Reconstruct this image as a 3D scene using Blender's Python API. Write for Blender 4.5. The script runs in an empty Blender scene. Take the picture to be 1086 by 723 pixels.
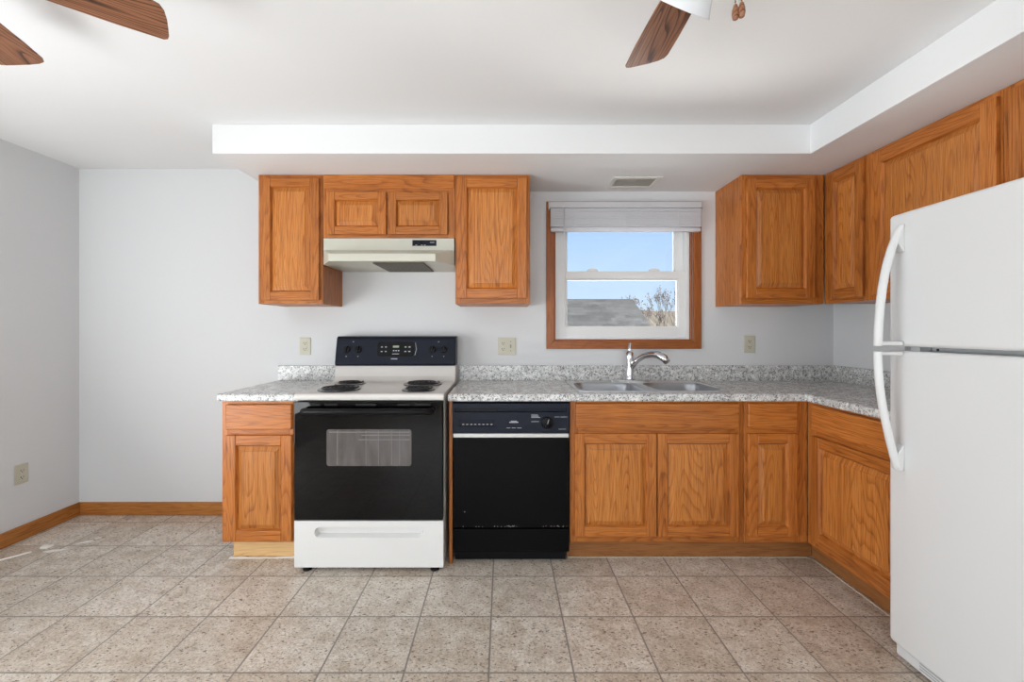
import bpy, bmesh, math, random
from mathutils import Vector, Matrix, geometry
I = 0.0254                     # every length below is written in inches
R = math.radians
SC = bpy.context.scene
COL = SC.collection
random.seed(7)

# ------------------------------------------------------------------ camera
cd = bpy.data.cameras.new('camera'); cam = bpy.data.objects.new('camera', cd); COL.objects.link(cam)
cam.location = (0, 0, 48.4*I); cam.rotation_euler = (R(90), 0, 0)
cd.sensor_width = 36; cd.lens = 460/1086*36; cd.shift_x = 9.5/1086; cd.shift_y = -11.5/1086
cd.clip_start = 0.02; cd.clip_end = 500
SC.camera = cam
SC.view_settings.view_transform = 'Standard'; SC.view_settings.look = 'None'
SC.view_settings.gamma = 1; SC.view_settings.exposure = 0.09
SC.view_settings.use_curve_mapping = False
# ------------------------------------------------------------------ world + lights
W = bpy.data.worlds.new('sky'); SC.world = W; W.use_nodes = True
nt = W.node_tree; nt.nodes.clear()
tc = nt.nodes.new('ShaderNodeTexCoord'); sx = nt.nodes.new('ShaderNodeSeparateXYZ')
rp = nt.nodes.new('ShaderNodeValToRGB'); bg = nt.nodes.new('ShaderNodeBackground'); wo = nt.nodes.new('ShaderNodeOutputWorld')
nt.links.new(tc.outputs['Generated'], sx.inputs[0]); nt.links.new(sx.outputs['Z'], rp.inputs[0])
nt.links.new(rp.outputs[0], bg.inputs[0]); nt.links.new(bg.outputs[0], wo.inputs[0])
rp.color_ramp.elements[0].position = 0.0; rp.color_ramp.elements[0].color = (0.60, 0.74, 0.90, 1)
rp.color_ramp.elements[1].position = 0.25; rp.color_ramp.elements[1].color = (0.38, 0.58, 0.88, 1)
bg.inputs[1].default_value = 1.2

def add_light(name, kind, loc, energy, color=(1, 1, 1), rot=None, size=None, aim=None):
    l = bpy.data.lights.new(name, kind); l.energy = energy; l.color = color
    o = bpy.data.objects.new(name, l); COL.objects.link(o); o.location = Vector(loc)*I
    if aim is not None: o.rotation_euler = Vector(aim).to_track_quat('-Z', 'Y').to_euler()
    if kind == 'AREA':
        l.shape = 'RECTANGLE'; l.size = size[0]*I; l.size_y = size[1]*I
    return o
sun = add_light('sun', 'SUN', (0, 0, 300), 22.0, (1, 0.96, 0.90), aim=(-0.5, 0.12, -0.8)); sun.data.angle = R(1)
# daylight in the openings of the room behind the camera
add_light('patio_daylight', 'AREA', (-113.5, 8, 36), 102, (0.95, 0.98, 1.0), aim=(1, 0, 0.75), size=(98, 64))
add_light('rear_daylight', 'AREA', (-20, -132, 42), 82, (0.95, 0.98, 1.0), aim=(0, 1, 0.75), size=(120, 42))

# unseen fill light added below the kitchen sill, standing in for ground glare
add_light('kitchen_window_fill', 'AREA', (31.5, 125.5, 42.5), 30, (1.0, 0.99, 0.97), aim=(0, -0.62, 0.78), size=(34, 12))

# ------------------------------------------------------------------ materials
def new_mat(name):
    m = bpy.data.materials.new(name); m.use_nodes = True
    n = m.node_tree.nodes; b = n['Principled BSDF']; return m, m.node_tree, b
def plain(name, col, rough=0.5, metal=0.0, bump=0.0, bscale=80, coat=0.0, var=0.0):
    m, t, b = new_mat(name)
    b.inputs['Base Color'].default_value = (*col, 1); b.inputs['Roughness'].default_value = rough
    b.inputs['Metallic'].default_value = metal; b.inputs['Coat Weight'].default_value = coat
    b.inputs['Coat Roughness'].default_value = 0.05
    N = t.nodes.new; L = t.links.new
    if bump or var:
        c = N('ShaderNodeTexCoord'); ns = N('ShaderNodeTexNoise'); ns.inputs['Scale'].default_value = bscale
        ns.inputs['Detail'].default_value = 4
        L(c.outputs['Object'], ns.inputs['Vector'])
        if bump:
            bp = N('ShaderNodeBump'); bp.inputs['Strength'].default_value = bump; bp.inputs['Distance'].default_value = 0.002
            L(ns.outputs['Fac'], bp.inputs['Height']); L(bp.outputs[0], b.inputs['Normal'])
        if var:
            mx = N('ShaderNodeMixRGB'); mx.inputs[1].default_value = (*[x*(1-var) for x in col], 1)
            mx.inputs[2].default_value = (*[min(1, x*(1+var)) for x in col], 1)
            L(ns.outputs['Fac'], mx.inputs[0]); L(mx.outputs[0], b.inputs['Base Color'])
    return m
def math_node(t, op, a, b=None, c=None):
    n = t.nodes.new('ShaderNodeMath'); n.operation = op
    for i, v in enumerate((a, b, c)):
        if v is None: continue
        if isinstance(v, (int, float)): n.inputs[i].default_value = v
        else: t.links.new(v, n.inputs[i])
    return n.outputs[0]
def ramp(t, src, stops, interp='LINEAR'):
    n = t.nodes.new('ShaderNodeValToRGB'); n.color_ramp.interpolation = interp
    e = n.color_ramp.elements
    while len(e) < len(stops): e.new(0.5)
    for i, (p, c) in enumerate(stops):
        e[i].position = p; e[i].color = (*c, 1) if len(c) == 3 else c
    t.links.new(src, n.inputs[0]); return n.outputs[0]
def mix(t, f, a, b, mode='MIX'):
    n = t.nodes.new('ShaderNodeMixRGB'); n.blend_type = mode
    for i, v in enumerate((f, a, b)):
        if isinstance(v, (int, float)): n.inputs[i].default_value = v
        elif isinstance(v, tuple): n.inputs[i].default_value = (*v, 1)
        else: t.links.new(v, n.inputs[i])
    return n.outputs[0]
def mapped(t, scale, rand=True):
    c = t.nodes.new('ShaderNodeTexCoord'); mp = t.nodes.new('ShaderNodeMapping')
    src = c.outputs['Object']
    if rand:
        oi = t.nodes.new('ShaderNodeObjectInfo'); cx = t.nodes.new('ShaderNodeCombineXYZ')
        t.links.new(math_node(t, 'MULTIPLY', oi.outputs['Random'], 5.0), cx.inputs[0])
        t.links.new(math_node(t, 'MULTIPLY', oi.outputs['Random'], 13.0), cx.inputs[1])
        t.links.new(math_node(t, 'MULTIPLY', oi.outputs['Random'], 31.0), cx.inputs[2])
        va = t.nodes.new('ShaderNodeVectorMath'); va.operation = 'ADD'
        t.links.new(src, va.inputs[0]); t.links.new(cx.outputs[0], va.inputs[1]); src = va.outputs[0]
    mp.vector_type = 'POINT'; mp.inputs['Scale'].default_value = scale
    t.links.new(src, mp.inputs['Vector']); return mp.outputs[0]
def noise(t, vec, scale=1, detail=3, rough=0.5, dist=0.0):
    n = t.nodes.new('ShaderNodeTexNoise'); n.inputs['Scale'].default_value = scale; n.inputs['Detail'].default_value = detail
    n.inputs['Roughness'].default_value = rough; n.inputs['Distortion'].default_value = dist
    t.links.new(vec, n.inputs['Vector']); return n.outputs['Fac']
def wood(name, axis, light, mid, dark, rings=24, rough=0.36, ringamt=0.26, contrast=1.0, flat=None):
    """Varnished oak: contour-line (cathedral) grain, long streaks and fine pores along one axis."""
    m, t, b = new_mat(name)
    def sc(across, along):
        v = [across]*3; v[axis] = along
        if flat is not None: v[flat] = along*.5
        return tuple(v)
    broad = noise(t, mapped(t, sc(9, 0.8)), 1, 1.0, 0.35)
    rg = math_node(t, 'FRACT', math_node(t, 'MULTIPLY', broad, rings))
    ringl = ramp(t, rg, [(0.0, (0.9,)*3), (0.35, (1, 1, 1)), (0.62, (0.8,)*3), (0.86, (0.15,)*3), (0.93, (0, 0, 0)), (1.0, (0.9,)*3)])
    streak = noise(t, mapped(t, sc(95, 1.8)), 1, 5, 0.7)
    pore = noise(t, mapped(t, sc(330, 9)), 1, 2, 0.5)
    blot = noise(t, mapped(t, sc(7, 2.0)), 1, 2, 0.5)
    v = math_node(t, 'ADD', math_node(t, 'MULTIPLY', ringl, ringamt), math_node(t, 'MULTIPLY', streak, 0.95))
    v = math_node(t, 'ADD', v, math_node(t, 'MULTIPLY', blot, 0.35))
    v = math_node(t, 'SUBTRACT', v, 0.13 + ringamt*0.75)
    c = ramp(t, v, [(0.12, dark), (0.5, mid), (0.9, light)])
    p = ramp(t, pore, [(0.52, (1, 1, 1)), (0.64, (0.50, 0.42, 0.36))])
    c = mix(t, 0.7*contrast, c, p, 'MULTIPLY')
    oi = t.nodes.new('ShaderNodeObjectInfo')
    tint = ramp(t, oi.outputs['Random'], [(0.0, (0.90, 0.88, 0.84)), (1.0, (1.08, 1.06, 1.05))])
    c = mix(t, 1.0, c, tint, 'MULTIPLY')
    t.links.new(c, b.inputs['Base Color'])
    b.inputs['Roughness'].default_value = rough; b.inputs['Coat Weight'].default_value = 0.06; b.inputs['Specular IOR Level'].default_value = 0.35
    b.inputs['Coat Roughness'].default_value = 0.25
    bp = t.nodes.new('ShaderNodeBump'); bp.inputs['Strength'].default_value = 0.12; bp.inputs['Distance'].default_value = 0.001
    t.links.new(pore, bp.inputs['Height']); t.links.new(bp.outputs[0], b.inputs['Normal'])
    return m
OL, OM, OD = (0.60, 0.232, 0.055), (0.47, 0.153, 0.029), (0.21, 0.055, 0.010)
oak_v = wood('oak_vertical', 2, OL, OM, OD, flat=1)
oak_h = wood('oak_horizontal', 0, OL, OM, OD, flat=1)
oak_side = wood('oak_side', 2, OL, OM, OD)
oak_p = wood('oak_panel', 2, (0.66, 0.29, 0.078), (0.53, 0.19, 0.040), (0.25, 0.072, 0.014), rings=26, flat=1)
oak_y = wood('oak_depthwise', 1, OL, OM, OD)
trim_h = wood('trim_oak_horizontal', 0, (0.58, 0.26, 0.070), (0.48, 0.185, 0.042), (0.33, 0.11, 0.022), ringamt=0.2)
trim_v = wood('trim_oak_vertical', 2, (0.44, 0.16, 0.045), (0.34, 0.105, 0.026), (0.22, 0.06, 0.013), ringamt=0.2)
trim_wh = wood('window_trim_horizontal', 0, (0.44, 0.16, 0.045), (0.34, 0.105, 0.026), (0.22, 0.06, 0.013), ringamt=0.2)
trim_y = wood('trim_oak_depthwise', 1, (0.58, 0.26, 0.070), (0.48, 0.185, 0.042), (0.33, 0.11, 0.022), ringamt=0.2)
pine = wood('bare_pine', 0, (0.80, 0.56, 0.29), (0.74, 0.48, 0.22), (0.60, 0.36, 0.15), rings=14, rough=0.6, ringamt=0.3, contrast=0.3)
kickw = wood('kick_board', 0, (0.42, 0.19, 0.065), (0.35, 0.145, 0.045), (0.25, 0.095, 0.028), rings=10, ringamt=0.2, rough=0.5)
walnut = wood('walnut_blade', 0, (0.36, 0.165, 0.085), (0.25, 0.105, 0.052), (0.065, 0.026, 0.015), rings=26, ringamt=0.55, rough=0.4)

wall_m = plain('wall_paint', (0.70, 0.705, 0.71), 0.75, bump=0.04, bscale=150)
ceil_m = plain('ceiling_paint', (0.80, 0.80, 0.80), 0.85, bump=0.05, bscale=120)
fridge_m = plain('white_enamel', (0.72, 0.72, 0.71), 0.34, bump=0.03, bscale=900)
stove_w = plain('stove_enamel', (0.74, 0.73, 0.71), 0.22)
cooktop_m = plain('cooktop_enamel', (0.68, 0.645, 0.61), 0.2)
hood_m = plain('almond_enamel', (0.57, 0.56, 0.47), 0.33)
vinyl_m = plain('white_vinyl', (0.82, 0.82, 0.81), 0.4)
blind_m = plain('blind_vinyl', (0.90, 0.90, 0.92), 0.45)
def _translucent(m, amount):
    t = m.node_tree; b = t.nodes['Principled BSDF']; o = t.nodes['Material Output']
    tl = t.nodes.new('ShaderNodeBsdfTranslucent'); tl.inputs[0].default_value = (0.9, 0.9, 0.92, 1)
    mx = t.nodes.new('ShaderNodeMixShader'); mx.inputs[0].default_value = amount
    t.links.new(b.outputs[0], mx.inputs[1]); t.links.new(tl.outputs[0], mx.inputs[2]); t.links.new(mx.outputs[0], o.inputs[0])
_translucent(blind_m, 0.45)
ivory_m = plain('ivory_plastic', (0.56, 0.53, 0.42), 0.4)
black_gl = plain('black_glass', (0.002, 0.002, 0.0025), 0.02)
black_en = plain('black_enamel', (0.003, 0.003, 0.0035), 0.2)
for _m in (black_gl, black_en): _m.node_tree.nodes['Principled BSDF'].inputs['Specular IOR Level'].default_value = 0.28 if _m is black_gl else 0.1
black_pl = plain('black_plastic', (0.006, 0.006, 0.007), 0.35)
navy_pl = plain('blue_black_plastic', (0.010, 0.0125, 0.023), 0.36); navy_pl.node_tree.nodes['Principled BSDF'].inputs['Specular IOR Level'].default_value = 0.18
dark_m = plain('dark_gap', (0.01, 0.01, 0.01), 0.8)
coil_m = plain('coil_metal', (0.02, 0.02, 0.022), 0.45, metal=0.3)
pan_m = plain('drip_pan', (0.03, 0.032, 0.04), 0.12, metal=0.5)
steel_m = plain('brushed_steel', (0.66, 0.67, 0.68), 0.38, metal=1.0, bump=0.04, bscale=300)
bowl_m = plain('satin_steel', (0.42, 0.43, 0.45), 0.33, metal=1.0)
chrome_m = plain('chrome', (0.75, 0.76, 0.78), 0.08, metal=1.0)
trim_metal = plain('aluminium_trim', (0.62, 0.62, 0.60), 0.3, metal=0.6)
mark_m = plain('printed_marks', (0.50, 0.52, 0.55), 0.5)
filter_m = plain('grease_filter', (0.10, 0.085, 0.06), 0.6, metal=0.2, var=0.5, bscale=60)
gasket_m = plain('grey_gasket', (0.42, 0.42, 0.42), 0.5)
brass_m = plain('antique_brass', (0.20, 0.13, 0.06), 0.3, metal=0.9)
fanw_m = plain('fan_white', (0.78, 0.78, 0.77), 0.35)
frost_m = plain('frosted_glass', (0.80, 0.81, 0.83), 0.25)
chip_m = plain('white_chip', (0.90, 0.88, 0.84), 0.7)
vent_m = plain('vent_enamel', (0.74, 0.72, 0.67), 0.45)
ventd_m = plain('vent_louvre', (0.58, 0.54, 0.49), 0.5)
caulk_m = plain('old_caulk', (0.60, 0.52, 0.40), 0.8, bump=0.5, bscale=150, var=0.4)
display_m = plain('display_glass', (0.004, 0.004, 0.005), 0.1)
for _m in (display_m, black_pl): _m.node_tree.nodes['Principled BSDF'].inputs['Specular IOR Level'].default_value = 0.15
green_m = plain('display_digits', (0.35, 0.42, 0.30), 0.5)

def glass_mat():
    m, t, b = new_mat('window_glass'); t.nodes.remove(b)
    o = t.nodes['Material Output']; tr = t.nodes.new('ShaderNodeBsdfTransparent'); gl = t.nodes.new('ShaderNodeBsdfGlossy')
    tr.inputs[0].default_value = (0.96, 0.97, 0.97, 1); gl.inputs['Roughness'].default_value = 0.02
    lw = t.nodes.new('ShaderNodeFresnel'); lw.inputs[0].default_value = 1.45
    mx = t.nodes.new('ShaderNodeMixShader'); t.links.new(lw.outputs[0], mx.inputs[0])
    t.links.new(tr.outputs[0], mx.inputs[1]); t.links.new(gl.outputs[0], mx.inputs[2]); t.links.new(mx.outputs[0], o.inputs[0])
    return m
glass_m = glass_mat()

def granite():
    m, t, b = new_mat('speckled_laminate')
    v = mapped(t, (1, 1, 1), rand=False)
    base = ramp(t, noise(t, v, 22, 3, 0.6), [(0.35, (0.54, 0.54, 0.52)), (0.65, (0.84, 0.84, 0.82))])
    n1 = noise(t, v, 72, 5, 0.75, 0.4)
    c = mix(t, ramp(t, n1, [(0.50, (0, 0, 0)), (0.60, (1, 1, 1))]), base, (0.26, 0.26, 0.265))
    n2 = noise(t, v, 110, 3, 0.7, 0.2)
    c = mix(t, ramp(t, n2, [(0.57, (0, 0, 0)), (0.63, (1, 1, 1))]), c, (0.05, 0.05, 0.06))
    n3 = noise(t, v, 120, 4, 0.7)
    c = mix(t, ramp(t, n3, [(0.36, (1, 1, 1)), (0.43, (0, 0, 0))]), c, (0.90, 0.90, 0.88))
    n4 = noise(t, v, 55, 3, 0.6)
    c = mix(t, ramp(t, n4, [(0.60, (0, 0, 0)), (0.72, (0.6,)*3)]), c, (0.24, 0.20, 0.14))
    t.links.new(c, b.inputs['Base Color']); b.inputs['Roughness'].default_value = 0.22
    return m
granite_m = granite()

def tile():
    m, t, b = new_mat('speckled_floor_tile')
    c = t.nodes.new('ShaderNodeTexCoord'); s = t.nodes.new('ShaderNodeSeparateXYZ'); t.links.new(c.outputs['Object'], s.inputs[0])
    T = 12*I
    ux = math_node(t, 'DIVIDE', math_node(t, 'SUBTRACT', s.outputs[0], -2.0*I), T)
    uy = math_node(t, 'DIVIDE', math_node(t, 'SUBTRACT', s.outputs[1], 61.3*I), T)
    def edge(u):
        f = math_node(t, 'FRACT', math_node(t, 'ADD', u, 100.0))
        return math_node(t, 'MINIMUM', f, math_node(t, 'SUBTRACT', 1.0, f))
    ed = math_node(t, 'MINIMUM', edge(ux), edge(uy))
    cx = t.nodes.new('ShaderNodeCombineXYZ')
    t.links.new(math_node(t, 'FLOOR', ux), cx.inputs[0]); t.links.new(math_node(t, 'FLOOR', uy), cx.inputs[1])
    wn = t.nodes.new('ShaderNodeTexWhiteNoise'); t.links.new(cx.outputs[0], wn.inputs['Vector'])
    tint = ramp(t, wn.outputs['Value'], [(0.0, (0.88, 0.83, 0.78)), (0.3, (0.98, 0.97, 0.95)), (0.8, (1.08, 1.08, 1.08)), (1.0, (0.94, 0.91, 0.88))])
    va = t.nodes.new('ShaderNodeVectorMath'); va.operation = 'ADD'
    wv = t.nodes.new('ShaderNodeVectorMath'); wv.operation = 'SCALE'; wv.inputs['Scale'].default_value = 9
    t.links.new(wn.outputs['Color'], wv.inputs[0]); t.links.new(c.outputs['Object'], va.inputs[0]); t.links.new(wv.outputs[0], va.inputs[1])
    V = va.outputs[0]
    col = ramp(t, noise(t, V, 13, 4, 0.6), [(0.3, (0.53, 0.45, 0.365)), (0.5, (0.67, 0.60, 0.52)), (0.7, (0.77, 0.72, 0.65))])
    fine = ramp(t, noise(t, V, 110, 3, 0.7), [(0.35, (0.72, 0.69, 0.65)), (0.6, (1.08, 1.08, 1.08))])
    col = mix(t, 1.0, col, fine, 'MULTIPLY')
    mp = t.nodes.new('ShaderNodeMapping'); mp.inputs['Rotation'].default_value = (0, 0, 0.7); mp.inputs['Scale'].default_value = (1, 1.9, 1)
    t.links.new(V, mp.inputs['Vector'])
    pits = ramp(t, noise(t, mp.outputs[0], 72, 2, 0.5, 0.5), [(0.605, (0, 0, 0)), (0.65, (1, 1, 1))])
    col = mix(t, math_node(t, 'MULTIPLY', pits, 0.8), col, (0.13, 0.075, 0.045))
    pale = ramp(t, noise(t, mp.outputs[0], 75, 3, 0.6, 0.3), [(0.30, (1, 1, 1)), (0.37, (0, 0, 0))])
    col = mix(t, math_node(t, 'MULTIPLY', pale, 0.5), col, (0.80, 0.77, 0.71))
    col = mix(t, 1.0, col, tint, 'MULTIPLY')
    g = ramp(t, ed, [(0.007, (1, 1, 1)), (0.014, (0, 0, 0))])
    col = mix(t, g, col, (0.25, 0.22, 0.19))
    t.links.new(col, b.inputs['Base Color'])
    rr = ramp(t, noise(t, V, 40, 2), [(0.3, (0.26,)*3), (0.7, (0.40,)*3)]); t.links.new(rr, b.inputs['Roughness'])
    bp = t.nodes.new('ShaderNodeBump'); bp.inputs['Strength'].default_value = 0.4; bp.inputs['Distance'].default_value = 0.001
    hh = math_node(t, 'SUBTRACT', math_node(t, 'MULTIPLY', pits, -0.4), g)
    t.links.new(hh, bp.inputs['Height']); t.links.new(bp.outputs[0], b.inputs['Normal'])
    return m
tile_m = tile()

def oven_window_mat():
    """Smoked see-through pane: paler speckled print with the wire rack's rods behind it."""
    m, t, b = new_mat('smoked_oven_pane')
    v = mapped(t, (1, 1, 1), rand=False)
    n = noise(t, mapped(t, (30, 1, 6), rand=False), 1, 2)
    c = ramp(t, n, [(0.3, (0.085, 0.072, 0.068)), (0.7, (0.12, 0.108, 0.105))])
    t.links.new(c, b.inputs['Base Color']); b.inputs['Roughness'].default_value = 0.12
    return m
oven_m = oven_window_mat()
rack_m = plain('oven_rack', (0.20, 0.19, 0.18), 0.3, metal=0.2)

def shingle():
    m, t, b = new_mat('grey_shingle')
    c = t.nodes.new('ShaderNodeTexCoord')
    br = t.nodes.new('ShaderNodeTexBrick'); br.inputs['Scale'].default_value = 1.0
    br.inputs['Brick Width'].default_value = 0.34; br.inputs['Row Height'].default_value = 0.22; br.inputs['Mortar Size'].default_value = 0.012
    br.inputs['Color1'].default_value = (0.012, 0.012, 0.0125, 1); br.inputs['Color2'].default_value = (0.036, 0.036, 0.037, 1); br.inputs['Mortar'].default_value = (0.006, 0.006, 0.006, 1)
    t.links.new(c.outputs['Object'], br.inputs['Vector'])
    t.links.new(mix(t, 0.5, br.outputs['Color'], ramp(t, noise(t, mapped(t, (10, 2.6, 1), rand=False), 1, 4, 0.7), [(0.3, (0.45,)*3), (0.7, (1.5,)*3)]), 'MULTIPLY'), b.inputs['Base Color'])
    b.inputs['Roughness'].default_value = 0.9
    return m
shingle_m = shingle()
siding_m = plain('pale_siding', (0.30, 0.30, 0.29), 0.8)
ground_m = plain('pale_ground', (0.84, 0.84, 0.84), 0.9, var=0.05, bscale=0.6)
brush_m = plain('dry_brush', (0.066, 0.054, 0.040), 0.95, var=0.3, bscale=3)
bark_m = plain('grey_bark', (0.06, 0.052, 0.046), 0.9, var=0.2)
bud_m = plain('rusty_buds', (0.09, 0.068, 0.058), 0.9)

# ------------------------------------------------------------------ mesh helpers
class MB:
    """collects shapes (inches) and links them as one mesh object"""
    def __init__(s): s.bm = bmesh.new()
    def face(s, pts, mi=0, smooth=False):
        vs = [s.bm.verts.new(Vector(p)*I) for p in pts]
        f = s.bm.faces.new(vs); f.material_index = mi; f.smooth = smooth; return f
    def box(s, x0, x1, y0, y1, z0, z1, mi=0):
        v = [s.bm.verts.new((x*I, y*I, z*I)) for x in (x0, x1) for y in (y0, y1) for z in (z0, z1)]
        for q in ((0, 1, 3, 2), (4, 6, 7, 5), (0, 4, 5, 1), (2, 3, 7, 6), (0, 2, 6, 4), (1, 5, 7, 3)):
            f = s.bm.faces.new([v[i] for i in q]); f.material_index = mi
        return s
    def loft(s, rings, mi=0, caps=True, smooth=True, closed=True):
        R_ = [[s.bm.verts.new(Vector(p)*I) for p in r] for r in rings]
        n = len(R_[0])
        for a, b in zip(R_, R_[1:]):
            for i in range(n if closed else n-1):
                j = (i+1) % n
                f = s.bm.faces.new((a[i], a[j], b[j], b[i])); f.material_index = mi; f.smooth = smooth
        if caps:
            for r in (R_[0], R_[-1]):
                f = s.bm.faces.new(r); f.material_index = mi
        return s
    def prism(s, poly, axis, a0, a1, mi=0, holes=(), smooth=False):
        """polygon in the plane across `axis`, extruded a0..a1. poly = 2-D points in the other two axes"""
        def P(p, a):
            v = [p[0], p[1]]; v.insert(axis, a); return Vector(v)*I
        loops = [poly, *holes]
        flat = [p for l in loops for p in l]
        tris = geometry.tessellate_polygon([[Vector((p[0], p[1], 0)) for p in l] for l in loops])
        va = [s.bm.verts.new(P(p, a0)) for p in flat]; vb = [s.bm.verts.new(P(p, a1)) for p in flat]
        for tr in tris:
            for vs in (va, vb):
                try:
                    f = s.bm.faces.new([vs[i] for i in tr]); f.material_index = mi
                except ValueError: pass
        k = 0
        for l in loops:
            n = len(l)
            for i in range(n):
                j = (i+1) % n
                f = s.bm.faces.new((va[k+i], va[k+j], vb[k+j], vb[k+i])); f.material_index = mi; f.smooth = smooth
            k += n
        return s
    def tube(s, pts, r, n=10, mi=0, flat=1.0, up=(0, 0, 1)):
        pts = [Vector(p) for p in pts]; rings = []
        rr = r if isinstance(r, (list, tuple)) else [r]*len(pts)
        prev = None
        for i, p in enumerate(pts):
            a = pts[max(0, i-1)]; b = pts[min(len(pts)-1, i+1)]
            t = (b-a).normalized()
            ref = prev if prev is not None else Vector(up)
            if abs(t.dot(ref)) > 0.98: ref = Vector((1, 0, 0)) if abs(t.x) < 0.9 else Vector((0, 1, 0))
            u = (ref - t*ref.dot(t)).normalized(); w = t.cross(u); prev = u
            rings.append([p + u*math.cos(k*2*math.pi/n)*rr[i] + w*math.sin(k*2*math.pi/n)*rr[i]*flat for k in range(n)])
        return s.loft(rings, mi)
    def lathe(s, prof, c=(0, 0, 0), axis=(0, 0, 1), n=24, mi=0, caps=True):
        ax = Vector(axis).normalized(); q = Vector((0, 0, 1)).rotation_difference(ax)
        rings = [[Vector(c) + q @ Vector((r*math.cos(k*2*math.pi/n), r*math.sin(k*2*math.pi/n), z)) for k in range(n)] for r, z in prof]
        return s.loft(rings, mi, caps)
    def build(s, name, mats, parent=None, loc=(0, 0, 0), rot=(0, 0, 0), bevel=0.0, seg=2, angle=40, smooth=False):
        bmesh.ops.recalc_face_normals(s.bm, faces=s.bm.faces)
        me = bpy.data.meshes.new(name); s.bm.to_mesh(me); s.bm.free()
        for m in (mats if isinstance(mats, (list, tuple)) else [mats]): me.materials.append(m)
        if smooth:
            for p in me.polygons: p.use_smooth = True
        o = bpy.data.objects.new(name, me); COL.objects.link(o)
        o.location = Vector(loc)*I; o.rotation_euler = rot
        if parent: o.parent = parent
        if bevel:
            md = o.modifiers.new('edge', 'BEVEL'); md.width = bevel*I; md.segments = seg; md.limit_method = 'ANGLE'; md.angle_limit = R(angle)
            md.harden_normals = False
        return o
def tag(o, label=None, cat=None, group=None, kind=None):
    if label: o['label'] = label
    if cat: o['category'] = cat
    if group: o['group'] = group
    if kind: o['kind'] = kind
    return o
def thing(name, label, cat, loc=(0, 0, 0), rotz=0, group=None):
    o = bpy.data.objects.new(name, None); COL.objects.link(o); o.location = Vector(loc)*I
    o.rotation_euler = (0, 0, rotz); o.empty_display_size = 0.05
    return tag(o, label, cat, group)
def struct(o): o['kind'] = 'structure'; return o
def copy_tree(o, parent=None):
    c = o.copy(); COL.objects.link(c)
    if parent: c.parent = parent
    for ch in [x for x in bpy.data.objects if x.parent == o]: copy_tree(ch, c)
    return c
def rrect(cx, cy, w, h, r, n=6):
    P = []
    for (sx_, sy_, a0) in ((1, 1, 0), (-1, 1, 90), (-1, -1, 180), (1, -1, 270)):
        for k in range(n+1):
            a = R(a0 + 90*k/n); P.append((cx + sx_*(w/2-r) + r*math.cos(a), cy + sy_*(h/2-r) + r*math.sin(a)))
    return P

# ------------------------------------------------------------------ room shell
WY, LX, RX, CZ, SZ = 113.7, -111.1, 86.6, 90.7, 84.65       # back wall, side walls, ceiling, soffit underside
RY = -134
struct(MB().box(LX-5, RX+5, RY-5, WY+5, -6, 0).build('floor', tile_m))
struct(MB().box(LX-5, RX+5, RY-5, WY+5, CZ, CZ+6).build('ceiling', ceil_m))
WO = (13.3, 49.7, 45.6, 80.0)                                   # window opening x0 x1 z0 z1
struct(MB().prism([(LX-5, -6), (RX+5, -6), (RX+5, CZ+6), (LX-5, CZ+6)], 1, WY, WY+5,
    holes=[[(WO[0], WO[2]), (WO[1], WO[2]), (WO[1], WO[3]), (WO[0], WO[3])]]).build('wall_back', wall_m))
struct(MB().box(RX, RX+5, RY, WY, 0, CZ).build('wall_right', wall_m))
PD = (-36, 66, 1, 81)                                           # patio door opening in the left wall
struct(MB().prism([(RY, 0), (WY, 0), (WY, CZ), (RY, CZ)], 0, LX-5, LX,
    holes=[[(PD[0], PD[2]), (PD[1], PD[2]), (PD[1], PD[3]), (PD[0], PD[3])]]).build('wall_left', wall_m))
RW = (-82, 42, 20, 83)
struct(MB().prism([(LX-5, 0), (RX+5, 0), (RX+5, CZ), (LX-5, CZ)], 1, RY-5, RY,
    holes=[[(RW[0], RW[2]), (RW[1], RW[2]), (RW[1], RW[3]), (RW[0], RW[3])]]).build('wall_rear', wall_m))
# dropped soffit over the wall cabinets: an L
struct(MB().prism([(-59.7, 89.05), (63.15, 89.05), (63.15, RY), (RX, RY), (RX, WY), (-59.7, WY)], 2, SZ, CZ).build('trim_1', ceil_m, bevel=0.12))
# baseboards
def baseboard(name, x0, x1, y0, y1, m):
    struct(MB().box(x0, x1, y0, y1, 0.01, 3.45).build(name, m, bevel=0.15))
baseboard('baseboard_back', LX+0.55, -58.35, WY-0.5, WY, trim_h)
baseboard('baseboard_left', LX, LX+0.5, 68.5, WY, trim_y)
# patio door and rear window (behind the camera)
pdr = thing('door_1', None, None, (LX-2.5, 0, 0)); struct(pdr)
f = MB()
f.box(-1.5, 1.5, PD[0], PD[0]+3, PD[2], PD[3]); f.box(-1.5, 1.5, PD[1]-3, PD[1], PD[2], PD[3])
f.box(-1.5, 1.5, PD[0]+3, PD[1]-3, PD[3]-3, PD[3]); f.box(-1.5, 1.5, PD[0]+3, PD[1]-3, PD[2], PD[2]+3)
f.box(-1.5, 1.5, 13, 17, PD[2]+3, PD[3]-3); f.build('door_frame', vinyl_m, pdr)
MB().box(-2.3, -2.1, PD[0]+1, PD[1]-1, PD[2]+1, PD[3]-1).build('glass', glass_m, pdr)
rwn = thing('window_2', None, None, (0, RY-2.5, 0)); struct(rwn)
f = MB()
f.box(RW[0], RW[0]+2.5, -1.5, 1.5, RW[2], RW[3]); f.box(RW[1]-2.5, RW[1], -1.5, 1.5, RW[2], RW[3])
f.box(RW[0]+2.5, RW[1]-2.5, -1.5, 1.5, RW[3]-2.5, RW[3]); f.box(RW[0]+2.5, RW[1]-2.5, -1.5, 1.5, RW[2], RW[2]+2.5)
f.box(-22, -18, -1.5, 1.5, RW[2]+2.5, RW[3]-2.5); f.build('window_frame', vinyl_m, rwn)
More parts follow.
